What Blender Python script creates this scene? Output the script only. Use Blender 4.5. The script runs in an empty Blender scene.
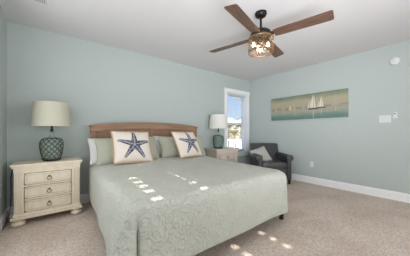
import bpy, bmesh, math, random
from math import sin, cos, pi, radians
from mathutils import Vector, Matrix

scene = bpy.context.scene
COL = scene.collection
random.seed(7)

# ------------------------------------------------------------------ camera
cam = bpy.data.cameras.new('camera')
cam.sensor_width = 36.0
cam.lens = 17.10
cam.shift_y = 0.0085
cam.clip_start = 0.02
cam_ob = bpy.data.objects.new('camera', cam)
cam_ob.location = (0, 0, 1.07)
cam_ob.rotation_euler = (radians(90), 0, radians(-38))
COL.objects.link(cam_ob)
scene.camera = cam_ob

# ------------------------------------------------------------------ sky
world = bpy.data.worlds.new('world')
scene.world = world
world.use_nodes = True
wn, wl = world.node_tree.nodes, world.node_tree.links
wn.clear()
w_out = wn.new('ShaderNodeOutputWorld')
w_bg = wn.new('ShaderNodeBackground')
w_tc = wn.new('ShaderNodeTexCoord')
w_sep = wn.new('ShaderNodeSeparateXYZ')
w_ramp = wn.new('ShaderNodeValToRGB')
w_ramp.color_ramp.elements[0].position = 0.0
w_ramp.color_ramp.elements[0].color = (0.50, 0.64, 0.84, 1)
w_ramp.color_ramp.elements[1].position = 0.35
w_ramp.color_ramp.elements[1].color = (0.24, 0.45, 0.80, 1)
wl.new(w_tc.outputs['Generated'], w_sep.inputs[0])
wl.new(w_sep.outputs['Z'], w_ramp.inputs[0])
wl.new(w_ramp.outputs[0], w_bg.inputs['Color'])
w_bg.inputs['Strength'].default_value = 1.35
wl.new(w_bg.outputs[0], w_out.inputs[0])

# ------------------------------------------------------------------ sun and added fill lights
SUN_TAN = 0.28
sun = bpy.data.lights.new('sun', 'SUN')
sun.energy = 19.0
sun.angle = radians(0.3)
sun.color = (1.0, 0.93, 0.82)
sun_ob = bpy.data.objects.new('sun', sun)
sun_ob.rotation_euler = (radians(90) - math.atan(SUN_TAN), 0, 0)
sun_ob.location = (0, -8, 4)
COL.objects.link(sun_ob)

def area(name, loc, target, sx, sy, spread, power, color=(1, 1, 1)):
    l = bpy.data.lights.new(name, 'AREA')
    l.shape = 'RECTANGLE'; l.size = sx; l.size_y = sy
    l.energy = power; l.color = color; l.spread = radians(spread)
    o = bpy.data.objects.new(name, l)
    o.location = loc
    d = Vector(target) - Vector(loc)
    o.rotation_euler = d.to_track_quat('-Z', 'Y').to_euler()
    COL.objects.link(o)
    return o
# added fill lights out of view, two of them aimed up at the ceiling
FILL_TINT = (0.95, 0.96, 1.02)
area('fill_south', (2.6, -2.5, 1.25), (2.2, 2.0, 1.2), 2.8, 2.0, 180, 30, FILL_TINT)  # wide fill standing in for daylight through the closed blinds
area('fill_south_left', (0.25, -2.5, 1.25), (0.25, 2.0, 1.25), 1.3, 2.0, 170, 15, FILL_TINT)  # added fill for the left part of the back wall
area('fill_west', (-0.42, 1.6, 1.25), (3.0, 1.5, 1.1), 2.2, 1.9, 180, 20, FILL_TINT)  # fill for light coming from the left; no window is built there
area('fill_west_rear', (-0.42, -1.2, 1.5), (4.2, 1.9, 1.4), 1.6, 1.4, 55, 12, FILL_TINT)  # added fill aimed at the right wall
area('fill_east', (4.15, -1.5, 1.3), (-0.4, 2.8, 1.2), 1.6, 1.6, 90, 14, FILL_TINT)  # added fill for the dark left corner
area('fill_ceiling', (0.6, -0.6, 0.9), (2.4, 1.7, 2.44), 1.2, 1.0, 85, 17, FILL_TINT)  # added up-light, bounced off the ceiling onto the bed top
area('fill_ceiling_left', (0.1, -0.5, 0.7), (-0.1, 1.3, 2.44), 0.8, 0.8, 75, 5, FILL_TINT)  # added up-light for the left part of the ceiling

vs = scene.view_settings
vs.view_transform = 'Standard'
vs.look = 'None'
vs.gamma = 1.0
vs.use_curve_mapping = False
vs.exposure = 0.18

# ------------------------------------------------------------------ material helpers
def srgb(r, g, b):
    def f(c):
        c /= 255.0
        return c / 12.92 if c <= 0.04045 else ((c + 0.055) / 1.055) ** 2.4
    return (f(r), f(g), f(b), 1.0)

class NT:
    """small wrapper round a node tree"""
    def __init__(self, m):
        self.t = m.node_tree; self.n = self.t.nodes; self.l = self.t.links
    def new(self, kind, **kw):
        nd = self.n.new(kind)
        for k, v in kw.items(): setattr(nd, k, v)
        return nd
    def link(self, a, b): self.l.new(a, b)
    def math(self, op, a, b=None, c=None):
        nd = self.new('ShaderNodeMath', operation=op)
        for i, v in enumerate((a, b, c)):
            if v is None: continue
            if isinstance(v, (int, float)): nd.inputs[i].default_value = v
            else: self.link(v, nd.inputs[i])
        return nd.outputs[0]
    def mix(self, fac, a, b, mode='MIX'):
        nd = self.new('ShaderNodeMix', data_type='RGBA', blend_type=mode)
        for s, v in ((nd.inputs[0], fac), (nd.inputs[6], a), (nd.inputs[7], b)):
            if isinstance(v, (int, float, tuple)): s.default_value = v
            else: self.link(v, s)
        return nd.outputs[2]
    def coord(self, scale=(1, 1, 1), kind='Object'):
        tc = self.new('ShaderNodeTexCoord'); mp = self.new('ShaderNodeMapping')
        mp.inputs['Scale'].default_value = scale
        self.link(tc.outputs[kind], mp.inputs[0])
        return mp.outputs[0]
    def noise(self, vec, scale, detail=3, rough=0.55, dist=0.0):
        nd = self.new('ShaderNodeTexNoise')
        nd.inputs['Scale'].default_value = scale; nd.inputs['Detail'].default_value = detail
        nd.inputs['Roughness'].default_value = rough; nd.inputs['Distortion'].default_value = dist
        self.link(vec, nd.inputs['Vector'])
        return nd.outputs['Fac']
    def ramp(self, fac, stops):
        nd = self.new('ShaderNodeValToRGB')
        e = nd.color_ramp.elements
        e[0].position, e[0].color = stops[0]
        e[1].position, e[1].color = stops[-1]
        for p, c in stops[1:-1]:
            x = e.new(p); x.color = c
        self.link(fac, nd.inputs[0])
        return nd.outputs[0]
    def bump(self, h, strength=0.3, dist=0.01, normal=None):
        nd = self.new('ShaderNodeBump')
        nd.inputs['Strength'].default_value = strength; nd.inputs['Distance'].default_value = dist
        self.link(h, nd.inputs['Height'])
        if normal is not None: self.link(normal, nd.inputs['Normal'])
        return nd.outputs[0]

def mat(name, color=(0.8, 0.8, 0.8, 1), rough=0.5, metal=0.0, spec=0.5, build=None):
    m = bpy.data.materials.new(name); m.use_nodes = True
    b = m.node_tree.nodes['Principled BSDF']
    b.inputs['Base Color'].default_value = color
    b.inputs['Roughness'].default_value = rough
    b.inputs['Metallic'].default_value = metal
    b.inputs['Specular IOR Level'].default_value = spec
    if build: build(NT(m), b)
    return m

def speckle(c1, c2, scale, bump=0.1, dist=0.004, detail=4, sc=(1, 1, 1)):
    def f(t, b):
        v = t.coord(sc)
        n = t.noise(v, scale, detail)
        t.link(t.ramp(n, [(0.3, c1), (0.7, c2)]), b.inputs['Base Color'])
        if bump: t.link(t.bump(n, bump, dist), b.inputs['Normal'])
    return f

def wood(c1, c2, c3, sc, bump=0.08):
    def f(t, b):
        v = t.coord(sc)
        n = t.noise(v, 3.0, 6, 0.65, 0.6)
        t.link(t.ramp(n, [(0.25, c1), (0.5, c2), (0.75, c3)]), b.inputs['Base Color'])
        t.link(t.bump(n, bump, 0.004), b.inputs['Normal'])
    return f

# ------------------------------------------------------------------ materials
M = {}
M['wall'] = mat('wall_paint', srgb(188, 197, 193), 0.75, spec=0.2,
                build=speckle(srgb(187, 196.5, 192), srgb(190, 199, 195), 60, 0.05, 0.001))
M['ceiling'] = mat('ceiling_paint', srgb(224, 222, 221), 0.9, spec=0.1,
                   build=speckle(srgb(222, 220, 219), srgb(226, 224, 223), 80, 0.05, 0.001))
M['trim'] = mat('white_trim', srgb(248, 249, 249), 0.4, build=speckle(srgb(247, 248, 248), srgb(250, 251, 251), 12, 0))
def thin_slat(t, b):
    speckle(srgb(240, 240, 238), srgb(244, 244, 242), 12, 0)(t, b)
    tl = t.new('ShaderNodeBsdfTranslucent'); tl.inputs['Color'].default_value = srgb(244, 244, 242)
    mx = t.new('ShaderNodeMixShader'); mx.inputs[0].default_value = 0.4
    t.link(b.outputs[0], mx.inputs[1]); t.link(tl.outputs[0], mx.inputs[2])
    t.link(mx.outputs[0], t.n['Material Output'].inputs['Surface'])
M['slat'] = mat('blind_white', srgb(242, 242, 240), 0.45, build=thin_slat)
M['blind_back'] = mat('opaque_blind', srgb(238, 238, 236), 0.6, build=speckle(srgb(236, 236, 234), srgb(240, 240, 238), 12, 0))
M['plastic'] = mat('white_plastic', srgb(222, 226, 223), 0.35, build=speckle(srgb(220, 224, 221), srgb(224, 228, 225), 15, 0))
M['plastic_grey'] = mat('grey_plastic', srgb(120, 124, 124), 0.4, build=speckle(srgb(116, 120, 120), srgb(124, 128, 128), 15, 0))

def carpet(t, b):
    v = t.coord()
    n1 = t.noise(v, 90, 3, 0.7)
    n2 = t.noise(v, 2.2, 3, 0.6, 0.5)
    n3 = t.noise(v, 28, 2, 0.6)
    c = t.ramp(n1, [(0.32, srgb(168, 154, 142)), (0.5, srgb(224, 209, 196)), (0.7, srgb(243, 231, 220))])
    c2 = t.ramp(n2, [(0.35, srgb(240, 237, 234)), (0.6, srgb(255, 255, 255))])
    c3 = t.ramp(n3, [(0.3, srgb(232, 229, 226)), (0.6, srgb(255, 255, 255))])
    c = t.mix(1.0, c, c2, 'MULTIPLY'); c = t.mix(1.0, c, c3, 'MULTIPLY')
    t.link(c, b.inputs['Base Color'])
    bm1 = t.bump(n3, 0.35, 0.012); t.link(t.bump(n1, 0.5, 0.008, bm1), b.inputs['Normal'])
M['carpet'] = mat('carpet', rough=1.0, spec=0.05, build=carpet)

def cream_paint(t, b):
    v = t.coord((6, 6, 1.2))
    n = t.noise(v, 3.5, 6, 0.7, 0.8)
    n2 = t.noise(t.coord(), 14, 5, 0.75)
    c = t.ramp(n, [(0.25, srgb(222, 206, 178)), (0.5, srgb(234, 222, 198)), (0.72, srgb(239, 229, 208))])
    k = t.ramp(n2, [(0.68, (0, 0, 0, 1)), (0.80, (0.7, 0.7, 0.7, 1))])
    t.link(t.mix(k, c, srgb(178, 154, 124)), b.inputs['Base Color'])
M['cream'] = mat('distressed_cream_paint', rough=0.5, build=cream_paint)
M['shaded_cream'] = mat('distressed_cream_in_shade', rough=0.5,
                 build=wood(srgb(210, 197, 184), srgb(224, 213, 200), srgb(231, 221, 210), (6, 6, 1.2)))  # the cream paint recoloured to carry the shade it stands in
M['bronze'] = mat('antique_bronze', srgb(128, 104, 78), 0.4, 0.8,
                  build=speckle(srgb(110, 88, 66), srgb(146, 122, 92), 40, 0))
M['dark_metal'] = mat('dark_bronze', srgb(38, 32, 29), 0.35, 0.6,
                      build=speckle(srgb(32, 27, 25), srgb(46, 40, 36), 30, 0))
M['black'] = mat('black_metal', srgb(24, 23, 23), 0.4, build=speckle(srgb(20, 19, 19), srgb(30, 29, 28), 30, 0))
M['bedwood'] = mat('warm_brown_wood', rough=0.45,
                   build=wood(srgb(128, 97, 72), srgb(154, 119, 89), srgb(172, 137, 105), (0.9, 8, 8)))
M['bedwood_v'] = mat('warm_brown_wood_upright', rough=0.45,
                     build=wood(srgb(128, 97, 72), srgb(154, 119, 89), srgb(172, 137, 105), (8, 8, 0.9)))
def cane(t, b):
    v = t.coord()
    ch = t.new('ShaderNodeTexChecker'); ch.inputs['Scale'].default_value = 90
    t.link(v, ch.inputs['Vector'])
    n = t.noise(v, 50, 3)
    c = t.ramp(n, [(0.3, srgb(142, 108, 84)), (0.7, srgb(168, 132, 106))])
    t.link(t.mix(t.math('MULTIPLY', ch.outputs['Fac'], 0.35), c, srgb(120, 88, 66)), b.inputs['Base Color'])
    t.link(t.bump(ch.outputs['Fac'], 0.3, 0.003), b.inputs['Normal'])
M['cane'] = mat('woven_cane', rough=0.6, build=cane)

def spread(t, b):
    v = t.coord()
    fine = t.noise(v, 60, 3, 0.6)
    n0 = t.noise(v, 7, 2, 0.5)
    # scrolling vines: every cell carries a spiral, with small leaves between
    wv = t.new('ShaderNodeVectorMath', operation='MULTIPLY_ADD')
    nz = t.new('ShaderNodeTexNoise'); nz.inputs['Scale'].default_value = 10; t.link(v, nz.inputs['Vector'])
    t.link(nz.outputs['Color'], wv.inputs[0]); wv.inputs[1].default_value = (0.07, 0.07, 0.07); t.link(v, wv.inputs[2])
    vo = t.new('ShaderNodeTexVoronoi'); vo.inputs['Scale'].default_value = 11; vo.inputs['Randomness'].default_value = 0.8
    t.link(wv.outputs[0], vo.inputs['Vector'])
    lv = t.new('ShaderNodeVectorMath', operation='SUBTRACT')
    t.link(wv.outputs[0], lv.inputs[0]); t.link(vo.outputs['Position'], lv.inputs[1])
    ls = t.new('ShaderNodeSeparateXYZ'); t.link(lv.outputs[0], ls.inputs[0])
    ang = t.math('ARCTAN2', t.math('ADD', ls.outputs['Y'], ls.outputs['Z']), ls.outputs['X'])
    ln = t.new('ShaderNodeVectorMath', operation='LENGTH'); t.link(lv.outputs[0], ln.inputs[0])
    sp = t.math('COSINE', t.math('ADD', t.math('MULTIPLY', ln.outputs['Value'], 200), ang))
    vine = t.ramp(sp, [(0.35, (0, 0, 0, 1)), (0.95, (1, 1, 1, 1))])
    v2 = t.new('ShaderNodeTexVoronoi', feature='DISTANCE_TO_EDGE'); v2.inputs['Scale'].default_value = 22
    t.link(wv.outputs[0], v2.inputs['Vector'])
    leaf = t.ramp(v2.outputs['Distance'], [(0.02, (0, 0, 0, 1)), (0.25, (1, 1, 1, 1))])
    h = t.math('ADD', t.math('MULTIPLY', vine, 0.5), t.math('MULTIPLY', leaf, 0.4))
    h = t.math('ADD', h, t.math('MULTIPLY', fine, 0.8))
    c = t.ramp(t.math('ADD', t.math('MULTIPLY', n0, 0.5), t.math('MULTIPLY', fine, 0.5)),
               [(0.3, srgb(190, 192, 180)), (0.7, srgb(204, 206, 194))])
    t.link(c, b.inputs['Base Color'])
    t.link(t.bump(h, 1.0, 0.0085), b.inputs['Normal'])
    b.inputs['Sheen Weight'].default_value = 0.1
M['spread'] = mat('sage_matelasse', rough=0.75, spec=0.25, build=spread)

def cloth(name, c, k=0.94, scale=180):
    c2 = tuple(x * k for x in c[:3]) + (1,)
    return mat(name, c, 0.9, spec=0.1, build=speckle(c2, c, scale, 0.2, 0.002))
M['sage'] = cloth('sage_cotton', srgb(184, 185, 167))
M['white_cotton'] = cloth('white_cotton', srgb(232, 230, 226))
M['grey_cotton'] = cloth('pale_grey_cotton', srgb(186, 186, 178))
M['jute'] = cloth('tan_jute', srgb(200, 172, 138), 0.85, 90)
M['shade_cream'] = cloth('cream_linen', srgb(203, 199, 180), 0.97)
M['shade_cream_lit'] = cloth('cream_linen_lit', srgb(236, 234, 228), 0.97)  # same shade cloth made whiter, window light put into its colour

def starfish(t, b):
    tc = t.new('ShaderNodeTexCoord'); sp = t.new('ShaderNodeSeparateXYZ')
    t.link(tc.outputs['Object'], sp.inputs[0])
    x = t.math('ADD', sp.outputs['X'], -0.005); z = t.math('ADD', sp.outputs['Z'], -0.222)
    r = t.math('SQRT', t.math('ADD', t.math('MULTIPLY', x, x), t.math('MULTIPLY', z, z)))
    a = t.math('ADD', t.math('ARCTAN2', z, x), radians(-88 + 720))
    ap = t.math('PINGPONG', a, radians(36))
    px = t.math('MULTIPLY', r, t.math('COSINE', ap)); py = t.math('MULTIPLY', r, t.math('SINE', ap))
    rough_edge = t.math('MULTIPLY', t.math('ADD', t.noise(tc.outputs['Object'], 60, 2), -0.5), 0.012)
    w = t.math('ADD', t.math('MULTIPLY', t.math('SUBTRACT', 0.24, px), 0.155), 0.010)
    w = t.math('ADD', w, rough_edge)
    inside = t.math('MULTIPLY', t.math('LESS_THAN', py, w), t.math('LESS_THAN', px, 0.218))
    vo = t.new('ShaderNodeTexVoronoi'); vo.inputs['Scale'].default_value = 62
    t.link(tc.outputs['Object'], vo.inputs['Vector'])
    dots = t.math('LESS_THAN', vo.outputs['Distance'], 0.40)
    mid = t.math('LESS_THAN', t.math('ABSOLUTE', t.math('SUBTRACT', py, 0.0)), 0.0045)
    edge = t.math('GREATER_THAN', py, t.math('SUBTRACT', w, 0.006))
    dots = t.math('MULTIPLY', dots, t.math('SUBTRACT', 1.0, edge))
    lite = t.math('MAXIMUM', t.math('MULTIPLY', dots, 0.72), t.math('MULTIPLY', mid, 0.75))
    navy = t.mix(lite, srgb(52, 58, 86), srgb(206, 204, 206))
    front = t.math('LESS_THAN', sp.outputs['Y'], 0.004)
    fac = t.math('MULTIPLY', inside, front)
    n = t.noise(tc.outputs['Object'], 150, 2)
    base = t.ramp(n, [(0.3, srgb(226, 216, 202)), (0.7, srgb(238, 230, 218))])
    t.link(t.mix(fac, base, navy), b.inputs['Base Color'])
    t.link(t.bump(n, 0.15, 0.002), b.inputs['Normal'])
M['starfish'] = mat('starfish_print_cotton', rough=0.9, spec=0.1, build=starfish)

def leather(t, b):
    v = t.coord()
    n = t.noise(v, 45, 4, 0.6); n2 = t.noise(v, 5, 3)
    t.link(t.ramp(n2, [(0.3, srgb(52, 52, 54)), (0.7, srgb(70, 69, 71))]), b.inputs['Base Color'])
    t.link(t.bump(n, 0.12, 0.003), b.inputs['Normal'])
M['leather'] = mat('charcoal_leather', rough=0.36, spec=0.5, build=leather)

def green_glass(t, b):
    n = t.noise(t.coord(), 12, 2)
    tint = t.ramp(n, [(0.3, srgb(240, 249, 245)), (0.7, srgb(246, 252, 249))])
    tr = t.new('ShaderNodeBsdfTransparent'); t.link(tint, tr.inputs['Color'])
    t.link(t.ramp(n, [(0.3, srgb(188, 208, 198)), (0.7, srgb(206, 220, 212))]), b.inputs['Base Color'])
    mx = t.new('ShaderNodeMixShader'); mx.inputs[0].default_value = 0.17
    t.link(tr.outputs[0], mx.inputs[1]); t.link(b.outputs[0], mx.inputs[2])
    t.link(mx.outputs[0], t.n['Material Output'].inputs['Surface'])
M['green_glass'] = mat('sea_green_glass', rough=0.06, build=green_glass)
M['rope'] = mat('brown_rope', rough=0.9, build=speckle(srgb(50, 39, 30), srgb(78, 62, 48), 120, 0.4, 0.002))
M['rope_grey'] = mat('grey_rope', rough=0.9, build=speckle(srgb(52, 56, 52), srgb(80, 84, 78), 120, 0.4, 0.002))
M['blade'] = mat('weathered_walnut', rough=0.5,
                 build=wood(srgb(62, 45, 37), srgb(100, 75, 61), srgb(134, 108, 92), (1.4, 16, 16), 0.05))
M['vine'] = mat('aged_gold_wire', srgb(130, 100, 68), 0.4, 0.4,
                build=speckle(srgb(104, 78, 52), srgb(150, 120, 86), 60, 0))
def crystal(t, b):
    b.inputs['Transmission Weight'].default_value = 0.5
    t.link(t.ramp(t.noise(t.coord(), 30, 1), [(0.4, (0.42, 0.33, 0.25, 1)), (0.6, (0.56, 0.46, 0.36, 1))]), b.inputs['Base Color'])
M['crystal'] = mat('crystal_glass', rough=0.05, build=crystal)
def glow(t, b):
    t.link(t.ramp(t.noise(t.coord(), 20, 1), [(0.3, (1, 0.62, 0.3, 1)), (0.7, (1, 0.7, 0.38, 1))]), b.inputs['Emission Color'])
    b.inputs['Emission Strength'].default_value = 4.5
M['bulb'] = mat('lit_bulb', (1, 0.8, 0.55, 1), 0.3, build=glow)

def pane(m):
    t = NT(m)
    out = t.n['Material Output']; t.n.remove(t.n['Principled BSDF'])
    tr = t.new('ShaderNodeBsdfTransparent'); gl = t.new('ShaderNodeBsdfGlossy')
    gl.inputs['Roughness'].default_value = 0.02
    mx = t.new("ShaderNodeMixShader")
    mx.inputs[0].default_value = 0.06; t.link(tr.outputs[0], mx.inputs[1]); t.link(gl.outputs[0], mx.inputs[2])
    t.link(mx.outputs[0], out.inputs['Surface'])
M['pane'] = bpy.data.materials.new('window_glass'); M['pane'].use_nodes = True; pane(M['pane'])

def seascape(t, b):
    tc = t.new('ShaderNodeTexCoord'); sp = t.new('ShaderNodeSeparateXYZ')
    t.link(tc.outputs['Object'], sp.inputs[0])
    mp = t.new('ShaderNodeMapping'); mp.inputs['Scale'].default_value = (2, 1, 9)
    t.link(tc.outputs['Object'], mp.inputs[0])
    n = t.noise(mp.outputs[0], 2.2, 5, 0.6, 0.4)
    h = t.math('ADD', t.math('DIVIDE', sp.outputs['Z'], 0.515),
               t.math('MULTIPLY', t.math('ADD', n, -0.5), 0.28))
    c = t.ramp(h, [(0.0, srgb(92, 122, 116)), (0.16, srgb(118, 144, 134)), (0.26, srgb(150, 160, 142)), (0.38, srgb(170, 164, 146)),
                   (0.47, srgb(140, 142, 122)), (0.53, srgb(176, 166, 140)), (0.75, srgb(178, 168, 140)), (0.9, srgb(138, 146, 122)), (1.0, srgb(112, 128, 108))])
    t.link(c, b.inputs['Base Color'])
    t.link(t.bump(n, 0.1, 0.003), b.inputs['Normal'])
M['seascape'] = mat('painted_seascape', rough=0.6, build=seascape)
M['sail'] = mat('paint_white', srgb(226, 218, 204), 0.6, build=speckle(srgb(216, 206, 190), srgb(234, 228, 216), 40, 0))
M['sail_dim'] = mat('paint_warm_grey', srgb(166, 150, 128), 0.6, build=speckle(srgb(170, 156, 134), srgb(194, 182, 162), 40, 0))
M['hull'] = mat('paint_dark_brown', srgb(92, 80, 66), 0.6, build=speckle(srgb(84, 72, 60), srgb(108, 96, 80), 40, 0))

M['deck'] = mat('grey_deck_boards', rough=0.8, build=speckle(srgb(150, 146, 140), srgb(172, 168, 162), 12, 0.1))
M['outside_white'] = mat('white_vinyl', srgb(236, 236, 232), 0.5, build=speckle(srgb(230, 230, 226), srgb(240, 240, 238), 6, 0))
M['siding'] = mat('tan_siding', rough=0.8, build=speckle(srgb(150, 144, 132), srgb(164, 158, 146), 3, 0))
M['siding_grey'] = mat('grey_blue_siding', rough=0.8, build=speckle(srgb(140, 154, 160), srgb(160, 172, 178), 3, 0))
M['roof'] = mat('brown_roof', rough=0.9, build=speckle(srgb(140, 132, 124), srgb(158, 150, 142), 5, 0))
M['darkglass'] = mat('dark_house_window', srgb(60, 66, 72), 0.15, build=speckle(srgb(54, 60, 66), srgb(70, 76, 82), 3, 0))
M['ground'] = mat('sandy_grass', rough=1.0, build=speckle(srgb(120, 118, 84), srgb(168, 156, 122), 0.6, 0))
M['trunk'] = mat('palm_trunk', rough=0.95, build=speckle(srgb(96, 80, 62), srgb(138, 120, 98), 9, 0.4, 0.03))
M['frond'] = mat('palm_frond', rough=0.6, build=speckle(srgb(88, 86, 54), srgb(128, 118, 78), 2, 0))
M['leaf'] = mat('shrub_leaf', rough=0.7, build=speckle(srgb(78, 80, 54), srgb(112, 108, 74), 3, 0))

# ------------------------------------------------------------------ mesh helpers
def box(bm, c, s, bev=0.0, seg=2, mi=0, rot=None):
    r = bmesh.ops.create_cube(bm, size=1.0)
    vs_ = r['verts']
    bmesh.ops.scale(bm, vec=s, verts=vs_)
    if rot is not None: bmesh.ops.rotate(bm, cent=(0, 0, 0), matrix=rot, verts=vs_)
    bmesh.ops.translate(bm, vec=c, verts=vs_)
    fs = list({f for v in vs_ for f in v.link_faces})
    for f in fs: f.material_index = mi
    if bev > 0:
        es = list({e for v in vs_ for e in v.link_edges})
        bmesh.ops.bevel(bm, geom=es, offset=bev, segments=seg, profile=0.6, affect='EDGES')
    return vs_

def bx(bm, x0, x1, y0, y1, z0, z1, bev=0.0, mi=0):
    return box(bm, ((x0 + x1) / 2, (y0 + y1) / 2, (z0 + z1) / 2), (abs(x1 - x0), abs(y1 - y0), abs(z1 - z0)), bev, mi=mi)

def lathe(bm, prof, n=32, c=(0, 0, 0), mat4=None):
    rings = []
    for r, z in prof:
        ring = []
        for i in range(n):
            a = 2 * pi * i / n
            p = Vector((r * cos(a), r * sin(a), z))
            if mat4 is not None: p = mat4 @ p
            ring.append(bm.verts.new(p + Vector(c)))
        rings.append(ring)
    for a, b in zip(rings, rings[1:]):
        for i in range(n):
            bm.faces.new((a[i], a[(i + 1) % n], b[(i + 1) % n], b[i]))
    if prof[0][0] > 1e-5: bm.faces.new(list(reversed(rings[0])))
    if prof[-1][0] > 1e-5: bm.faces.new(rings[-1])
    return rings

def lathe_open(bm, prof, n=32, c=(0, 0, 0)):
    """closed tube-like section (first and last profile point joined): a shell with thickness"""
    rings = []
    for r, z in prof:
        rings.append([bm.verts.new((c[0] + r * cos(2 * pi * i / n), c[1] + r * sin(2 * pi * i / n), c[2] + z)) for i in range(n)])
    m = len(rings)
    for k in range(m):
        a, b = rings[k], rings[(k + 1) % m]
        for i in range(n):
            bm.faces.new((a[i], a[(i + 1) % n], b[(i + 1) % n], b[i]))

def tube(bm, pts, r, n=8, closed=False):
    pts = [Vector(p) for p in pts]
    rings = []
    m = len(pts)
    up = Vector((0.123, 0.317, 0.94))
    for i, p in enumerate(pts):
        if closed: d = pts[(i + 1) % m] - pts[i - 1]
        else: d = pts[min(i + 1, m - 1)] - pts[max(i - 1, 0)]
        if d.length < 1e-9: d = Vector((0, 0, 1))
        d.normalize()
        u = d.cross(up)
        if u.length < 0.05: u = d.cross(Vector((1, 0, 0)))
        u.normalize(); w = d.cross(u)
        rr = r[i] if isinstance(r, (list, tuple)) else r
        rings.append([bm.verts.new(p + (u * cos(2 * pi * k / n) + w * sin(2 * pi * k / n)) * rr) for k in range(n)])
    rng = range(m) if closed else range(m - 1)
    for i in rng:
        a, b = rings[i], rings[(i + 1) % m]
        for k in range(n):
            bm.faces.new((a[k], a[(k + 1) % n], b[(k + 1) % n], b[k]))
    if not closed:
        bm.faces.new(list(reversed(rings[0]))); bm.faces.new(rings[-1])

def prism(bm, outline, y0, y1, bev=0.0, axis='y', mi=0):
    """extrude a closed outline of (a, b) pairs along an axis"""
    def P(a, b, t):
        return {'y': (a, t, b), 'z': (a, b, t), 'x': (t, a, b)}[axis]
    f0 = [bm.verts.new(P(a, b, y0)) for a, b in outline]
    f1 = [bm.verts.new(P(a, b, y1)) for a, b in outline]
    fs = [bm.faces.new(f0), bm.faces.new(list(reversed(f1)))]
    n = len(outline)
    for i in range(n):
        fs.append(bm.faces.new((f0[i], f1[i], f1[(i + 1) % n], f0[(i + 1) % n])))
    for f in fs: f.material_index = mi
    if bev > 0:
        es = list({e for f in fs[:2] for e in f.edges})
        bmesh.ops.bevel(bm, geom=es, offset=bev, segments=2, profile=0.6, affect='EDGES')

def obj(name, bm, m, parent=None, smooth=None, loc=None):
    bmesh.ops.recalc_face_normals(bm, faces=bm.faces[:])
    me = bpy.data.meshes.new(name)
    bm.to_mesh(me); bm.free()
    for mm in (m if isinstance(m, (list, tuple)) else [m]): me.materials.append(mm)
    o = bpy.data.objects.new(name, me)
    COL.objects.link(o)
    if parent is not None: o.parent = parent
    if loc is not None: o.location = loc
    if smooth is not None:
        me.polygons.foreach_set('use_smooth', [True] * len(me.polygons))
        me.set_sharp_from_angle(angle=radians(smooth))
    return o

def thing(name, label, cat, loc=(0, 0, 0), rotz=0.0, group=None):
    o = bpy.data.objects.new(name, None); COL.objects.link(o)
    o.empty_display_size = 0.1
    o.location = loc; o.rotation_euler = (0, 0, rotz)
    o['label'] = label; o['category'] = cat
    if group: o['group'] = group
    return o

def tag(o, label, cat, group=None):
    o['label'] = label; o['category'] = cat
    if group: o['group'] = group
    return o

def struct(name, bm, m, parent=None, smooth=None):
    o = obj(name, bm, m, parent, smooth)
    if parent is None: o['kind'] = 'structure'
    return o

def copy_tree(o, parent=None):
    c = o.copy(); COL.objects.link(c)
    if parent is not None: c.parent = parent
    for ch in list(o.children): copy_tree(ch, c)
    return c

def recolor(root, swap):
    """give a copy's parts other materials (object-level slots, shared meshes)"""
    for ch in root.children:
        for s in ch.material_slots:
            if s.material and s.material.name in swap:
                m = swap[s.material.name]; s.link = 'OBJECT'; s.material = m
        recolor(ch, swap)

BM = bmesh.new

# ------------------------------------------------------------------ the room
X0, X1, Y0, Y1, H = -0.448, 4.21, -2.6, 3.41, 2.44
T = 0.18
b = BM(); bx(b, X0 - T, X1 + T, Y0 - T, Y1 + T, -0.12, 0.0); struct('floor', b, M['carpet'])
b = BM(); bx(b, X0 - T, X1 + T, Y0 - T, Y1 + T, H, H + 0.12); struct('ceiling', b, M['ceiling'])
b = BM(); bx(b, X1, X1 + T, Y0 - T, Y1 + T, 0, H); struct('wall_right', b, M['wall'])
b = BM(); bx(b, X0 - T, X0, Y0 - T, Y1 + T, 0, H); struct('wall_left', b, M['wall'])
WX0, WX1, WZ0, WZ1 = 3.345, 4.075, 0.56, 2.035
b = BM()
bx(b, X0, WX0, Y1, Y1 + T, 0, H); bx(b, WX1, X1, Y1, Y1 + T, 0, H)
bx(b, WX0, WX1, Y1, Y1 + T, 0, WZ0); bx(b, WX0, WX1, Y1, Y1 + T, WZ1, H)
struct('wall_back', b, M['wall'])
# the wall behind the camera, with two windows under closed blinds
FW = [(0.35, 1.13), (1.20, 1.95)]
FZ0, FZ1 = 0.80, 2.00
b = BM()
bx(b, X0, FW[0][0], Y0 - T, Y0, 0, H); bx(b, FW[0][1], FW[1][0], Y0 - T, Y0, 0, H); bx(b, FW[1][1], X1, Y0 - T, Y0, 0, H)
for x0, x1 in FW:
    bx(b, x0, x1, Y0 - T, Y0, 0, FZ0); bx(b, x0, x1, Y0 - T, Y0, FZ1, H)
struct('wall_front', b, M['wall'])

def hole_blind(x0, x1, holes):
    """closed slats; light passes only at the cord holes (x, z, half width, height)"""
    b = BM()
    pitch = 0.04
    yb = Y0 - 0.05
    zs = sorted({z for _, z, _, _ in holes})
    bands = []
    for z in zs: bands.append((z - 0.006, z + 0.006))
    cur = FZ0
    for a, c in bands:
        bx(b, x0, x1, yb, yb + 0.004, cur, a); cur = c
        xs = sorted([(hx - hw, hx + hw) for hx, z, hw, hh in holes if abs(z - (a + c) / 2) < 1e-6])
        xx = x0
        for ha, hb in xs:
            bx(b, xx, ha, yb, yb + 0.004, a, c); xx = hb
        bx(b, xx, x1, yb, yb + 0.004, a, c)
    bx(b, x0, x1, yb, yb + 0.004, cur, FZ1)
    return b

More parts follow.
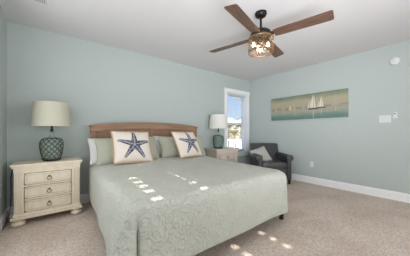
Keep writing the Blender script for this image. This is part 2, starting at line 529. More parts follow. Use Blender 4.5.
def sun_z(y, z): return z + (y - (Y0 - 0.05)) * SUN_TAN
hA = [(0.600, 1.977), (0.592, 1.80), (0.585, 1.653), (0.58, 1.489), (0.575, 1.283)]
hB = [(1.00, 1.995), (0.99, 1.816), (0.985, 1.66), (0.99, 1.504), (0.985, 1.31)]
holes1 = [(x, sun_z(y, 0.60), 0.036, 0.012) for x, y in hA] + \
         [(x, sun_z(y, 0.60) + 0.0001, hw, 0.012) for (x, y), hw in zip(hB, (0.016, 0.012, 0.014, 0.034, 0.034))]
# holes that share a slat get the same height
zsorted = []
for h in sorted(holes1, key=lambda h: h[1]):
    if zsorted and abs(zsorted[-1][1] - h[1]) < 0.014: zsorted.append((h[0], zsorted[-1][1], h[2], h[3]))
    else: zsorted.append(h)
w2 = struct('window_2', BM(), M['trim'])
obj('blind', hole_blind(*FW[0], zsorted), M['blind_back'], w2)
hC = [(1.33, 1.25), (1.33, 1.105), (1.73, 1.262), (1.73, 1.118), (1.725, 0.968), (1.33, 0.960)]
holes2 = [(x, sun_z(y, 0.0), 0.03, 0.012) for x, y in hC]
zsorted = []
for h in sorted(holes2, key=lambda h: h[1]):
    if zsorted and abs(zsorted[-1][1] - h[1]) < 0.014: zsorted.append((h[0], zsorted[-1][1], h[2], h[3]))
    else: zsorted.append(h)
w3 = struct('window_3', BM(), M['trim'])
obj('blind', hole_blind(*FW[1], zsorted), M['blind_back'], w3)

# baseboards: tall flat board with a stepped moulded top
def base_profile(d=0.016, h=0.133):
    return [(0, 0), (d, 0), (d, h - 0.03), (d * 0.8, h - 0.022), (d * 0.8, h - 0.012), (d * 0.45, h), (0, h)]
b = BM(); prism(b, [(Y1 - a, z) for a, z in base_profile()], X0, X1, axis='x'); struct('baseboard_back', b, M['trim'])
b = BM(); prism(b, [(X1 - a, z) for a, z in base_profile()], Y0, Y1, axis='y'); struct('baseboard_right', b, M['trim'])
b = BM(); prism(b, [(X0 + a, z) for a, z in base_profile()], Y0, Y1, axis='y'); struct('baseboard_left', b, M['trim'])

# ------------------------------------------------------------------ window in the back wall
b = BM()
cw = 0.09
yo = Y1 - 0.02
bx(b, WX0 - cw, WX0, yo, Y1, WZ0 - 0.02, WZ1 + 0.0, 0.004)
bx(b, WX1, WX1 + cw, yo, Y1, WZ0 - 0.02, WZ1 + 0.0, 0.004)
bx(b, WX0 - cw - 0.01, WX1 + cw + 0.01, yo - 0.004, Y1, WZ1, WZ1 + cw, 0.004)
# reveal lining
bx(b, WX0 - 0.002, WX0 + 0.012, Y1, Y1 + T, WZ0, WZ1); bx(b, WX1 - 0.012, WX1 + 0.002, Y1, Y1 + T, WZ0, WZ1)
bx(b, WX0, WX1, Y1, Y1 + T, WZ1 - 0.012, WZ1 + 0.002)
win = struct('window_1', b, M['trim'])
b = BM(); bx(b, WX0 - cw - 0.02, WX1 + cw + 0.02, Y1 - 0.06, Y1 + T, WZ0 - 0.03, WZ0, 0.005); obj('sill', b, M['trim'], win)
b = BM(); bx(b, WX0 - cw, WX1 + cw, yo, Y1, WZ0 - 0.12, WZ0 - 0.03, 0.004); obj('apron', b, M['trim'], win)
zm = 1.25
for nm, za, zb, yy in (('upper_sash', zm, WZ1 - 0.012, Y1 + 0.13), ('lower_sash', WZ0, zm + 0.04, Y1 + 0.10)):
    b = BM(); sw = 0.038
    xa, xb = WX0 + 0.012, WX1 - 0.012
    bx(b, xa, xa + sw, yy, yy + 0.03, za, zb); bx(b, xb - sw, xb, yy, yy + 0.03, za, zb)
    bx(b, xa + sw, xb - sw, yy, yy + 0.03, za, za + sw); bx(b, xa + sw, xb - sw, yy, yy + 0.03, zb - sw, zb)
    s = obj(nm, b, M['trim'], win)
    b = BM(); bx(b, xa + sw, xb - sw, yy + 0.012, yy + 0.017, za + sw, zb - sw); obj('pane', b, M['pane'], s)

blind = thing('window_blind', 'white horizontal slat blind hanging open in the window', 'blind', ((WX0 + WX1) / 2, Y1 + 0.055, WZ0))
hw = (WX1 - WX0) / 2 - 0.018
b = BM(); bx(b, -hw, hw, -0.03, 0.03, WZ1 - WZ0 - 0.06, WZ1 - WZ0 - 0.014, 0.003); obj('headrail', b, M['slat'], blind)
b = BM(); bx(b, -hw, hw, -0.025, 0.025, 0.004, 0.022, 0.003); obj('bottom_rail', b, M['slat'], blind)
b = BM()
ztop = WZ1 - WZ0 - 0.075
ns = 31
for i in range(ns):
    z = 0.05 + (ztop - 0.05) * i / (ns - 1)
    box(b, (0, 0, z), (2 * hw, 0.05, 0.003), rot=Matrix.Rotation(radians(-7), 3, 'X'))
obj('slats', b, M['slat'], blind)
b = BM()
for x in (-hw * 0.72, hw * 0.72):
    for y in (-0.024, 0.024):
        tube(b, [(x, y, 0.02), (x, y, WZ1 - WZ0 - 0.05)], 0.0012, 5)
obj('ladder_cord', b, M['slat'], blind)

# ------------------------------------------------------------------ outside the window
b = BM(); bx(b, -60, 120, 3.9, 160, -3.2, -3.0); o = struct('ground_outside', b, M['ground'])
b = BM(); bx(b, 1.5, 12, Y1 + T + 0.02, 5.3, -0.32, -0.2); struct('deck', b, M['deck'])
rail = thing('deck_railing', 'white slatted deck railing outside the window', 'railing', (5.5, 5.15, -0.2))
b = BM(); bx(b, -3.8, 5, -0.07, 0.07, 0.92, 0.99, 0.006); obj('top_rail', b, M['siding_grey'], rail)
b = BM(); bx(b, -3.8, 5, -0.025, 0.025, 0.08, 0.13, 0.004); obj('bottom_rail', b, M['outside_white'], rail)
for i in range(60):
    x = -3.7 + i * 0.125
    if not (-1.4 < x < 1.6): continue
    b = BM(); bx(b, x - 0.022, x + 0.022, -0.02, 0.02, 0.13, 0.93); obj('baluster', b, M['outside_white'], rail)
for x in (-3.8, 1.75, 4.9):
    b = BM(); bx(b, x - 0.05, x + 0.05, -0.05, 0.05, 0, 1.05, 0.006); obj('post', b, M['outside_white'], rail)

def house(name, label, x, y, w, d, zt, rh, wallm):
    h = thing(name, label, 'house', (x, y, -3.0), radians(-40))
    hh = zt + 3.0
    b = BM(); bx(b, -w / 2, w / 2, -d / 2, d / 2, 0, hh); obj('wall', b, wallm, h)
    b = BM(); prism(b, [(-w / 2 - 0.5, hh), (w / 2 + 0.5, hh), (0, hh + rh)], -d / 2 - 0.4, d / 2 + 0.4); obj('roof', b, M['roof'], h)
    for zz in (1.2, 4.2):
        if zz + 1.5 > hh: continue
        for k in range(3):
            xx = -w / 2 + w * (k + 0.5) / 3
            b = BM(); bx(b, xx - 0.7, xx + 0.7, -d / 2 - 0.06, -d / 2, zz - 0.1, zz + 1.5); f = obj('window_frame', b, M['outside_white'], h)
            b = BM(); bx(b, xx - 0.58, xx + 0.58, -d / 2 - 0.08, -d / 2 - 0.05, zz, zz + 1.4); obj('pane', b, M['darkglass'], f)
    return h
def along(px, depth):
    """ground-plan point seen at a given bearing, at a given distance from the room"""
    t = (px - 205) / 194.7
    return (depth * (0.6157 + 0.788 * t), depth * (0.788 - 0.6157 * t))
x, y = along(226, 50); house('beach_house', 'tan house far beyond the deck, left in the window', x, y, 9, 8, 2.6, 2.0, M['siding'])
x, y = along(241, 62); house('beach_house', 'grey blue gabled house far beyond the deck, right in the window', x, y, 6.5, 8, 3.0, 2.6, M['siding_grey'])

def palm(label, px, depth, top, rad, seed):
    rnd = random.Random(seed)
    x, y = along(px, depth)
    p = thing('palm_tree', label, 'palm tree', (x, y, -3.0), 0, 'palms beyond the deck')
    h = top + 3.0
    b = BM(); tube(b, [(0, 0, 0), (0.1, 0.05, h * 0.5), (0.05, 0, h)], [0.2, 0.16, 0.14], 10); obj('trunk', b, M['trunk'], p, 60)
    for k in range(22):
        a = 2 * pi * k / 22 * 2.4 + rnd.random() * 0.4
        el = rnd.uniform(-0.5, 1.2)
        b = BM(); m = 9
        dirn = Vector((cos(a), sin(a), 0)); side = Vector((-sin(a), cos(a), 0))
        spine = []
        for i in range(m + 1):
            s = i / m
            spine.append(Vector((0.05, 0, h)) + dirn * rad * s * cos(el * 0.6) + Vector((0, 0, rad * (sin(el) * s - 0.75 * s * s))))
        tube(b, spine, 0.02, 4)
        for i in range(1, m + 1):
            L = rad * 0.42 * (1 - 0.6 * i / m)
            for sgn in (-1, 1):
                for j in range(2):
                    q = spine[i - 1].lerp(spine[i], 0.25 + 0.5 * j)
                    tip = q + side * sgn * L + dirn * L * 0.4 + Vector((0, 0, -L * 0.35))
                    w_ = dirn * rad * 0.022
                    up = Vector((0, 0, 0.01))
                    v = [b.verts.new(q - w_), b.verts.new(q + w_), b.verts.new(tip), b.verts.new(q + up)]
                    b.faces.new((v[0], v[1], v[2])); b.faces.new((v[0], v[2], v[3])); b.faces.new((v[1], v[3], v[2])); b.faces.new((v[0], v[3], v[1]))
        obj('frond', b, M['frond'], p)
palm('palm tree nearest the left edge of the window view', 228.6, 32, 2.0, 1.5, 1)
palm('palm tree in the middle of the window view, behind the railing', 234.6, 29, 0.9, 1.4, 2)
palm('palm tree at the right of the window view, beside the blind', 241, 34, 2.2, 1.5, 3)
def shrub(label, px, depth, r, top, seed):
    rnd = random.Random(seed)
    x, y = along(px, depth)
    s = thing('shrub', label, 'shrub', (x, y, -3.0), 0, 'shrubs beyond the deck')
    b = BM()
    for k in range(900):
        th = rnd.uniform(0, 2 * pi); rr = r * math.sqrt(rnd.random()); z = rnd.uniform(0.3, top + 3.0)
        rr *= math.sqrt(max(0.05, 1 - (z / (top + 3.05)) ** 2 * 0.8))
        c = Vector((rr * cos(th), rr * sin(th), z))
        d = Vector((rnd.gauss(0, 1), rnd.gauss(0, 1), rnd.gauss(0, 1))).normalized() * 0.2
        e = d.orthogonal().normalized() * 0.07
        n = d.cross(e).normalized() * 0.02
        v = [b.verts.new(c - e), b.verts.new(c + d), b.verts.new(c + e), b.verts.new(c + n)]
        b.faces.new((v[0], v[1], v[3])); b.faces.new((v[1], v[2], v[3])); b.faces.new((v[0], v[2], v[1]))
    obj('foliage', b, M['leaf'], s)
    b = BM()
    for k in range(5):
        a = k * 1.3; tube(b, [(0, 0, 0), (0.4 * r * cos(a), 0.4 * r * sin(a), 0.7 * (top + 3))], [0.06, 0.02], 6)
    obj('stem', b, M['trunk'], s)
shrub('olive green shrub behind the railing, at the left of the window view', 228, 27, 1.15, 0.6, 5)
shrub('olive green shrub behind the railing, at the middle of the window view', 236.2, 25, 1.1, 0.2, 6)
shrub('olive green shrub behind the railing, at the right of the window view', 243.5, 31, 1.1, 0.7, 8)

# ------------------------------------------------------------------ bed
BX0, BX1, BY0, BY1, BZ = 0.36, 2.22, 1.22, 3.24, 0.60
bed = thing('king_bed', 'king bed with warm brown wooden headboard, under the sage bedspread', 'bed', ((BX0 + BX1) / 2, (BY0 + BY1) / 2, 0))
bcx, bcy = bed.location.x, bed.location.y
HX0, HX1 = 0.432 - bcx, 2.335 - bcx
hcx = (HX0 + HX1) / 2; hwid = (HX1 - HX0) / 2
HY = 3.27 - bcy       # front face of the headboard
def arch(x, z0=1.142, rise=0.062):
    u = (x - hcx) / hwid
    return z0 + rise * (1 - u * u) ** 0.8 if abs(u) < 1 else z0
b = BM()
N = 24
top = [(HX0 + (HX1 - HX0) * i / N, arch(HX0 + (HX1 - HX0) * i / N)) for i in range(N + 1)]
out = top + [(x, z - 0.085) for x, z in reversed(top)]
prism(b, out, HY - 0.012, HY + 0.055, 0.006)
hb = obj('headboard', b, M['bedwood'], bed, 40)
b = BM()
cap = [(x * 1.012 + (hcx * -0.012), z) for x, z in top]
out = [(x, z + 0.022) for x, z in cap] + [(x, z - 0.002) for x, z in reversed(cap)]
prism(b, out, HY - 0.024, HY + 0.066, 0.007)
obj('top_rail_cap', b, M['bedwood'], hb, 40)
for x in (HX0, HX1 - 0.07):
    b = BM(); bx(b, x, x + 0.07, HY - 0.008, HY + 0.05, 0.0, 1.09, 0.005); obj('post', b, M['bedwood_v'], hb)
for x in (hcx,):
    b = BM(); bx(b, x - 0.028, x + 0.028, HY - 0.004, HY + 0.045, 0.45, arch(x) - 0.08, 0.004); obj('stile', b, M['bedwood_v'], hb)
b = BM(); bx(b, HX0 + 0.07, HX1 - 0.07, HY - 0.004, HY + 0.045, 0.38, 0.47, 0.004); obj('lower_rail', b, M['bedwood'], hb)
edges = [HX0 + 0.065, hcx - 0.025, hcx + 0.025, HX1 - 0.065]
for k in (0, 2):
    b = BM()
    xa, xb = edges[k], edges[k + 1]
    pts = [(xa, 0.46), (xb, 0.46)] + [(xb + (xa - xb) * i / 8, arch(xb + (xa - xb) * i / 8) - 0.078) for i in range(9)]
    prism(b, pts, HY + 0.012, HY + 0.03)
    obj('cane_panel', b, M['cane'], hb)
b = BM(); bx(b, BX0 + 0.085 - bcx, BX1 - 0.03 - bcx, BY0 + 0.04 - bcy, 3.24 - bcy, 0.33, 0.585, 0.05); obj('mattress', b, M['white_cotton'], bed, 40)
b = BM(); bx(b, BX0 + 0.10 - bcx, BX1 - 0.06 - bcx, BY0 + 0.08 - bcy, 3.24 - bcy, 0.17, 0.33, 0.02); obj('box_spring', b, M['white_cotton'], bed, 40)
b = BM()
for x in (BX0 + 0.07, BX1 - 0.10): bx(b, x - bcx, x + 0.03 - bcx, BY0 + 0.1 - bcy, 3.26 - bcy, 0.13, 0.17)
for y in (BY0 + 0.1, 2.2): bx(b, BX0 + 0.07 - bcx, BX1 - 0.07 - bcx, y - bcy, y + 0.03 - bcy, 0.13, 0.17)
obj('metal_frame', b, M['black'], bed)
for x, y in ((BX1 - 0.02, BY0 + 0.08), (BX0 + 0.10, BY0 + 0.10), (BX1 - 0.09, 2.2), (BX0 + 0.10, 2.2)):
    b = BM(); bx(b, x - 0.02 - bcx, x + 0.02 - bcx, y - 0.02 - bcy, y + 0.02 - bcy, 0.0, 0.17, 0.004); obj('leg', b, M['black'], bed)

# bedspread: a cloth laid over the mattress and hanging on three sides
def bedspread():
    b = BM()
    r = 0.075
    drop_front, drop_side = 0.47, 0.45
    st = 0.025
    nx0 = int(drop_side / st); nxm = int((BX1 - BX0 - 2 * r) / 0.03)
    ex = [-(drop_side + r * 0.57) * (1 - i / nx0) for i in range(nx0)] + \
         [(BX1 - BX0 - 2 * r) * i / nxm for i in range(nxm + 1)] + \
         [(BX1 - BX0 - 2 * r) + (drop_side + r * 0.57) * (i + 1) / nx0 for i in range(nx0)]
    ny0 = int(drop_front / st); nym = int((BY1 - BY0 - r) / 0.03)
    ey = [-(drop_front + r * 0.57) * (1 - i / ny0) for i in range(ny0)] + [(BY1 - BY0 - r) * i / nym for i in range(nym + 1)]
    Wi = BX1 - BX0 - 2 * r
    rnd = random.Random(3)
    def fall(d):
        if d < r * pi / 2: return r * sin(d / r), r * (1 - cos(d / r))
        return r, r + d - r * pi / 2
    grid = []
    for v in ey:
        row = []
        for u in ex:
            dx = -u if u < 0 else (u - Wi if u > Wi else 0.0)
            dy = -v if v < 0 else 0.0
            sx = -1 if u < 0 else 1
            cxp = min(max(u, 0), Wi); cyp = max(v, 0)
            uu = cxp / Wi * 2 - 1
            ztop = BZ + 0.02 * (1 - uu ** 4) * min(1, cyp / 0.5) + 0.006 * sin(cxp * 5 + 1) * sin(cyp * 4) - 0.012 * (1 if cyp < 0.01 else 0) * abs(uu) ** 6
            if dx == 0 and dy == 0:
                x, y, z = BX0 + r + cxp, BY0 + r + cyp, ztop
            else:
                th = math.atan2(dy, dx)
                d = max(dx, dy) * (1 + (0.27 if sx < 0 else 0.0) * sin(2 * th))
                if sx < 0 and dy == 0: d *= 1 + 0.10 * math.exp(-cyp / 0.3) * min(1, dx / 0.3)
                o_, dn = fall(d)
                f = max(0.0, dn - r * (0.4 if dx > 0 and dy > 0 and sx < 0 else 1.0))
                if dx > 0 and dy > 0:
                    k = math.degrees(th)
                    # a pleat folds out of the corner, with a groove on the front side of it
                    out_ = f * (0.02 + 0.33 * math.exp(-((k - 16) / 34) ** 2) - 0.42 * math.exp(-((k - 77) / 8) ** 2)) if sx < 0 else f * 0.03
                elif dx > 0:
                    out_ = (f * 0.30 * math.exp(-cyp / 0.28) if sx < 0 else 0.0) + f * 0.02 + 0.008 * f * 2 * sin(cyp * 9 + 0.6) + 0.012 * f * sin(cyp * 3.1)
                else:
                    out_ = f * 0.015 + 0.006 * f * 2 * sin(cxp * 7.0 + 1.2)
                o_ += out_
                x = BX0 + r + cxp + sx * o_ * cos(th)
                y = BY0 + r + cyp - o_ * sin(th)
                z = ztop - dn
                if z < 0.012:
                    z = 0.012 + 0.002 * rnd.random()
            hy = min(1.0, max(0.0, (y - BY0) / 2.0))
            x += 0.05 * hy                                   # the bed stands very slightly askew
            if z > 0.4: z += 0.022 * min(1.0, max(0.0, (y - 2.35) / 0.35)) * (1 - min(1.0, max(dx, dy) / 0.05))
            row.append(b.verts.new((x, y, z)))
        grid.append(row)
    for i in range(len(grid) - 1):
        for j in range(len(grid[0]) - 1):
            b.faces.new((grid[i][j], grid[i][j + 1], grid[i + 1][j + 1], grid[i + 1][j]))
    return b
sp = obj('bedspread', bedspread(), M['spread'], smooth=80)
tag(sp, 'sage green quilted bedspread with raised floral pattern draped over the bed', 'bedspread')
so = sp.modifiers.new('thickness', 'SOLIDIFY'); so.thickness = 0.008; so.offset = 1
ss = sp.modifiers.new('smooth', 'SUBSURF'); ss.levels = 1; ss.render_levels = 1

# ------------------------------------------------------------------ pillows
def pillow_bm(w, h, t, pinch=0.06, n=22, floor_cut=None):
    """standing pillow: x across, z up from 0, -y is the front"""
    b = BM()
    grids = []
    for sgn in (-1, 1):
        g = []
        for i in range(n + 1):
            row = []
            for j in range(n + 1):
                u = 2 * j / n - 1; v = 2 * i / n - 1
                u = sin(u * pi / 2); v = sin(v * pi / 2)
                th = t / 2 * (max(0, (1 - u ** 4) * (1 - v ** 4))) ** 0.55 * (0.8 + 0.2 * (1 - u * u) * (1 - v * v))
                x = w / 2 * u * (1 - pinch * (1 - v * v)); z = h / 2 * v * (1 - pinch * (1 - u * u)) + h / 2
                row.append((x, sgn * th, z))
            g.append(row)
        grids.append(g)
    verts = {}
    def vtx(p):
        k = (round(p[0], 5), round(p[1], 5), round(p[2], 5))
        if k not in verts: verts[k] = b.verts.new(p)
        return verts[k]
    for g in grids:
        for i in range(n):
            for j in range(n):
                q = []
                for p in (g[i][j], g[i][j + 1], g[i + 1][j + 1], g[i + 1][j]):
                    v = vtx(p)
                    if v not in q: q.append(v)
                if len(q) >= 3:
                    try: b.faces.new(q)
                    except ValueError: pass
    return b
def edge_loop(w, h, pinch, n=14):
    pts = []
    def P(u, v): return Vector((w / 2 * u * (1 - pinch * (1 - v * v)), 0, h / 2 * v * (1 - pinch * (1 - u * u)) + h / 2))
    for i in range(n): pts.append(P(-1 + 2 * i / n, -1))
    for i in range(n): pts.append(P(1, -1 + 2 * i / n))
    for i in range(n): pts.append(P(1 - 2 * i / n, 1))
    for i in range(n): pts.append(P(-1, 1 - 2 * i / n))
    return pts

def place(o, loc, lean, yaw=0.0, roll=0.0):
    o.location = loc
    o.rotation_mode = 'QUATERNION'
    o.rotation_quaternion = (Matrix.Rotation(yaw, 3, 'Z') @ Matrix.Rotation(-lean, 3, 'X') @ Matrix.Rotation(roll, 3, 'Y')).to_quaternion()

def plain_pillow(name, label, w, h, t, m, loc, lean, yaw=0, roll=0, group=None, flange=False):
    p = thing(name, label, 'pillow', loc, 0, group)
    obj('cushion', pillow_bm(w, h, t, 0.05), m, p, 70)
    b = BM(); tube(b, edge_loop(w, h, 0.05), 0.005, 6, closed=True); obj('piping', b, m, p, 70)
    place(p, loc, lean, yaw, roll)
    return p
G = 'pillows on the bed'
ZB = 0.645
plain_pillow('bed_pillow', 'white bed pillow at the left, behind the sage sham beside the nightstand lamp', 0.76, 0.37, 0.17, M['white_cotton'], (0.775, 3.03, ZB - 0.01), radians(22), 0, radians(-2), G)
plain_pillow('bed_pillow', 'white bed pillow at the right, its end showing between the two sage shams', 0.76, 0.37, 0.17, M['white_cotton'], (1.72, 3.03, ZB - 0.01), radians(22), 0, radians(2), G)
plain_pillow('sham_pillow', 'sage green pillow sham behind the left starfish pillow', 0.88, 0.385, 0.19, M['sage'], (0.885, 2.84, ZB - 0.01), radians(27), 0, radians(-1), G)
plain_pillow('sham_pillow', 'sage green pillow sham behind the right starfish pillow', 0.88, 0.385, 0.19, M['sage'], (1.80, 2.84, ZB - 0.01), radians(27), 0, radians(1), G)
def star_pillow(label, loc, lean, yaw, roll):
    p = thing('starfish_pillow', label, 'pillow', loc, 0, G)
    w, h = 0.50, 0.455
    obj('cushion', pillow_bm(w, h, 0.17, 0.05), M['starfish'], p, 70)
    # ruffled jute edging: a thin scalloped flange round the seam
    b = BM()
    lp = edge_loop(w * 0.985, h * 0.985, 0.05, 40)
    c = Vector((0, 0, h / 2))
    n = len(lp)
    lp = [q + Vector((0, 0, h * 0.0075)) for q in lp]
    inner, outer = [], []
    for i, q in enumerate(lp):
        d = (q - c).normalized()
        k = 0.024 + 0.004 * sin(i * 1.3)
        y = 0.004 * sin(i * 2.1)
        inner.append([b.verts.new(q - d * 0.012 + Vector((0, s * 0.005, 0))) for s in (-1, 1)])
        outer.append([b.verts.new(q + d * k + Vector((0, y + s * 0.003, 0))) for s in (-1, 1)])
    for i in range(n):
        j = (i + 1) % n
        b.faces.new((inner[i][0], inner[j][0], outer[j][0], outer[i][0]))
        b.faces.new((inner[i][1], outer[i][1], outer[j][1], inner[j][1]))
        b.faces.new((outer[i][0], outer[j][0], outer[j][1], outer[i][1]))
        b.faces.new((inner[i][0], inner[i][1], inner[j][1], inner[j][0]))
    obj('jute_edging', b, M['jute'], p, 60)
    place(p, loc, lean, yaw, roll)
    return p
star_pillow('cream throw pillow with a navy starfish, on the left half of the bed', (0.86, 2.625, ZB + 0.018), radians(29), 0, radians(2))
star_pillow('cream throw pillow with a navy starfish, on the right half of the bed', (1.80, 2.645, ZB + 0.018), radians(30), radians(13), radians(1))

# ------------------------------------------------------------------ nightstands
def make_nightstand(label, loc):
    t = thing('nightstand', label, 'nightstand', loc, 0, 'matching nightstands')
    W, D, HT = 0.62, 0.36, 0.70     # body; the origin is on the floor, at the middle of the body
    f = -D / 2
    b = BM()
    bx(b, -W / 2 + 0.02, W / 2 - 0.02, f + 0.030, D / 2, 0.13, 0.625, 0.003)
    # front rails between the drawers
    for z0, z1 in ((0.13, 0.145), (0.282, 0.300), (0.437, 0.455), (0.592, 0.63)):
        bx(b, -W / 2 + 0.07, W / 2 - 0.07, f - 0.003, f + 0.032, z0, z1, 0.003)
    body = obj('body', b, M['cream'], t)
    # corner pilasters with recessed faces
    for s in (-1, 1):
        b = BM()
        xc = s * (W / 2 - 0.042)
        bx(b, xc - 0.042, xc + 0.042, f - 0.004, f + 0.04, 0.13, 0.63, 0.004)
        bx(b, xc - 0.026, xc - 0.018, f - 0.012, f, 0.17, 0.60, 0.002); bx(b, xc + 0.018, xc + 0.026, f - 0.012, f, 0.17, 0.60, 0.002)
        bx(b, xc - 0.004, xc + 0.004, f - 0.010, f, 0.17, 0.60, 0.002)
        bx(b, xc - 0.045, xc + 0.045, f - 0.012, f + 0.03, 0.60, 0.632, 0.004)
        obj('pilaster', b, M['cream'], t)
    b = BM()
    bx(b, -W / 2 - 0.030, W / 2 + 0.030, f - 0.035, D / 2, 0.676, HT, 0.006)
    bx(b, -W / 2 - 0.018, W / 2 + 0.018, f - 0.023, D / 2, 0.655, 0.678, 0.006)
    bx(b, -W / 2 - 0.006, W / 2 + 0.006, f - 0.012, D / 2, 0.630, 0.658, 0.006)
    obj('top', b, M['cream'], t)
    b = BM()
    bx(b, -W / 2 - 0.008, W / 2 + 0.008, f - 0.012, D / 2, 0.108, 0.14, 0.005)
    bx(b, -W / 2 - 0.026, W / 2 + 0.026, f - 0.030, D / 2, 0.078, 0.110, 0.008)
    obj('base_moulding', b, M['cream'], t)
    for x in (-W / 2 + 0.035, W / 2 - 0.035):
        for y in (f + 0.03, D / 2 - 0.06):
            b = BM()
            lathe(b, [(0.0, 0.0), (0.038, 0.0), (0.058, 0.012), (0.064, 0.03), (0.058, 0.048), (0.042, 0.058), (0.034, 0.064), (0.036, 0.072), (0.044, 0.079), (0.0, 0.079)], 24, (x, y, 0))
            obj('bun_foot', b, M['cream'], t, 50)
    for z0, z1 in ((0.1505, 0.2765), (0.3055, 0.4315), (0.4605, 0.5865)):
        b = BM()
        xa = W / 2 - 0.091
        bx(b, -xa, xa, f + 0.006, f + 0.03, z0, z1, 0.001)
        for (x0, x1, a, c) in ((-xa, xa, z0, z0 + 0.016), (-xa, xa, z1 - 0.016, z1), (-xa, -xa + 0.016, z0, z1), (xa - 0.016, xa, z0, z1)):
            bx(b, x0, x1, f - 0.008, f + 0.01, a, c, 0.003)
        bx(b, -xa + 0.022, xa - 0.022, f - 0.001, f + 0.01, z0 + 0.022, z1 - 0.022, 0.003)
        d = obj('drawer', b, M['cream'], t)
        zc = (z0 + z1) / 2 + 0.012
        b = BM()
        lathe(b, [(0.0, 0.0), (0.010, 0.0), (0.012, 0.004), (0.006, 0.008), (0.006, 0.018), (0.009, 0.02), (0.0, 0.024)], 14,
              (0, f - 0.002, zc), Matrix.Rotation(radians(90), 4, 'X'))
        ring = [(0.021 * sin(2 * pi * k / 20), f - 0.017, zc - 0.021 + 0.021 * cos(2 * pi * k / 20)) for k in range(20)]
        tube(b, ring, 0.0032, 6, closed=True)
        obj('ring_pull', b, M['bronze'], d, 50)
    return t
ns_y = 3.195
ns1 = make_nightstand('cream three drawer nightstand at the left of the bed by the corner', (-0.033, ns_y, 0))
ns2 = copy_tree(ns1)
ns2.location = (2.975, ns_y, 0)
ns2['label'] = 'shaded cream three drawer nightstand under the window, on the far side of the bed'
recolor(ns2, {'distressed_cream_paint': M['shaded_cream']})

# ------------------------------------------------------------------ table lamps
def make_lamp(label, loc):
    t = thing('table_lamp', label, 'lamp', loc, 0, 'matching table lamps')
    prof = [(0.0, 0.012), (0.078, 0.012), (0.092, 0.024), (0.103, 0.07), (0.113, 0.13), (0.119, 0.19), (0.117, 0.235), (0.102, 0.268), (0.068, 0.288), (0.034, 0.300), (0.024, 0.318), (0.022, 0.362), (0.027, 0.368), (0.0, 0.371)]
    inner = [(max(r - 0.005, 0.0), z) for r, z in prof[2:-2]]
    b = BM(); lathe_open(b, [(0.0005, 0.012)] + prof[1:-1] + [(prof[-2][0] - 0.005, prof[-2][1])] + inner[::-1] + [(0.0005, 0.022)], 32); obj('glass_jug', b, M['green_glass'], t, 60)
    b = BM(); lathe(b, [(0, 0), (0.088, 0), (0.09, 0.012), (0.0, 0.014)], 28); obj('base', b, M['dark_metal'], t, 40)
    # knotted rope net: two families of spirals following the jug
    def rad(z):
        for (r0, z0), (r1, z1) in zip(prof[1:], prof[2:]):
            if z0 <= z <= z1 and z1 > z0: return r0 + (r1 - r0) * (z - z0) / (z1 - z0)
        return 0.02
    b = BM()
    K = 12
    for k in range(K):
        for s in (-1, 1):
            pts = []
            for i in range(19):
                z = 0.02 + 0.262 * i / 18
                a = 2 * pi * k / K + s * 2 * pi * 0.34 * i / 18
                r = rad(z) + 0.003
                pts.append((r * cos(a), r * sin(a), z))
            tube(b, pts, 0.0036, 5)
    for z, rr in ((0.02, 0.0055), (0.284, 0.005)):
        r = rad(z) + 0.003
        tube(b, [(r * cos(2 * pi * i / 28), r * sin(2 * pi * i / 28), z) for i in range(28)], rr, 6, closed=True)
    obj('rope_net', b, M['rope'], t, 60)
    b = BM(); lathe(b, [(0, 0.366), (0.018, 0.366), (0.018, 0.40), (0.011, 0.405), (0.011, 0.44), (0, 0.44)], 16)
    obj('socket', b, M['dark_metal'], t, 40)
    z0, z1, r0, r1 = 0.435, 0.735, 0.208, 0.182
    b = BM(); lathe_open(b, [(r0, z0), (r1, z1), (r1 - 0.004, z1), (r0 - 0.004, z0)], 48)
    sh = obj('lamp_shade', b, M['shade_cream'], t, 50)
    b = BM()
    for a in (0, 2 * pi / 3, 4 * pi / 3):
        tube(b, [(0, 0, z1 - 0.02), ((r1 - 0.004) * cos(a), (r1 - 0.004) * sin(a), z1 - 0.006)], 0.002, 5)
    tube(b, [(0, 0, 0.43), (0, 0, z1 + 0.012)], 0.004, 6)
    lathe(b, [(0, z1 + 0.008), (0.008, z1 + 0.008), (0.009, z1 + 0.018), (0, z1 + 0.026)], 12)
    obj('harp_and_finial', b, M['bronze'], t, 50)
    return t
lamp1 = make_lamp('table lamp with cream drum shade and roped green glass jug, on the cream nightstand', (-0.010, 3.17, 0.70))
lamp2 = copy_tree(lamp1)
lamp2.location = (2.875, 3.20, 0.70)
lamp2['label'] = 'table lamp with window-lit cream drum shade and netted green glass jug, beside the window'
recolor(lamp2, {'cream_linen': M['shade_cream_lit'], 'brown_rope': M['rope_grey']})
b = BM()
tube(b, [(-0.05, 3.393, 0.66), (-0.20, 3.395, 0.65), (-0.36, 3.393, 0.64), (-0.395, 3.385, 0.60), (-0.41, 3.37, 0.50), (-0.405, 3.35, 0.30), (-0.41, 3.34, 0.15), (-0.42, 3.30, 0.05), (-0.425, 3.20, 0.01), (-0.43, 3.0, 0.008)], 0.004, 6)
tag(obj('lamp_cord', b, M['dark_metal'], smooth=60), 'dark lamp cord hanging in the corner beside the cream nightstand', 'cord')

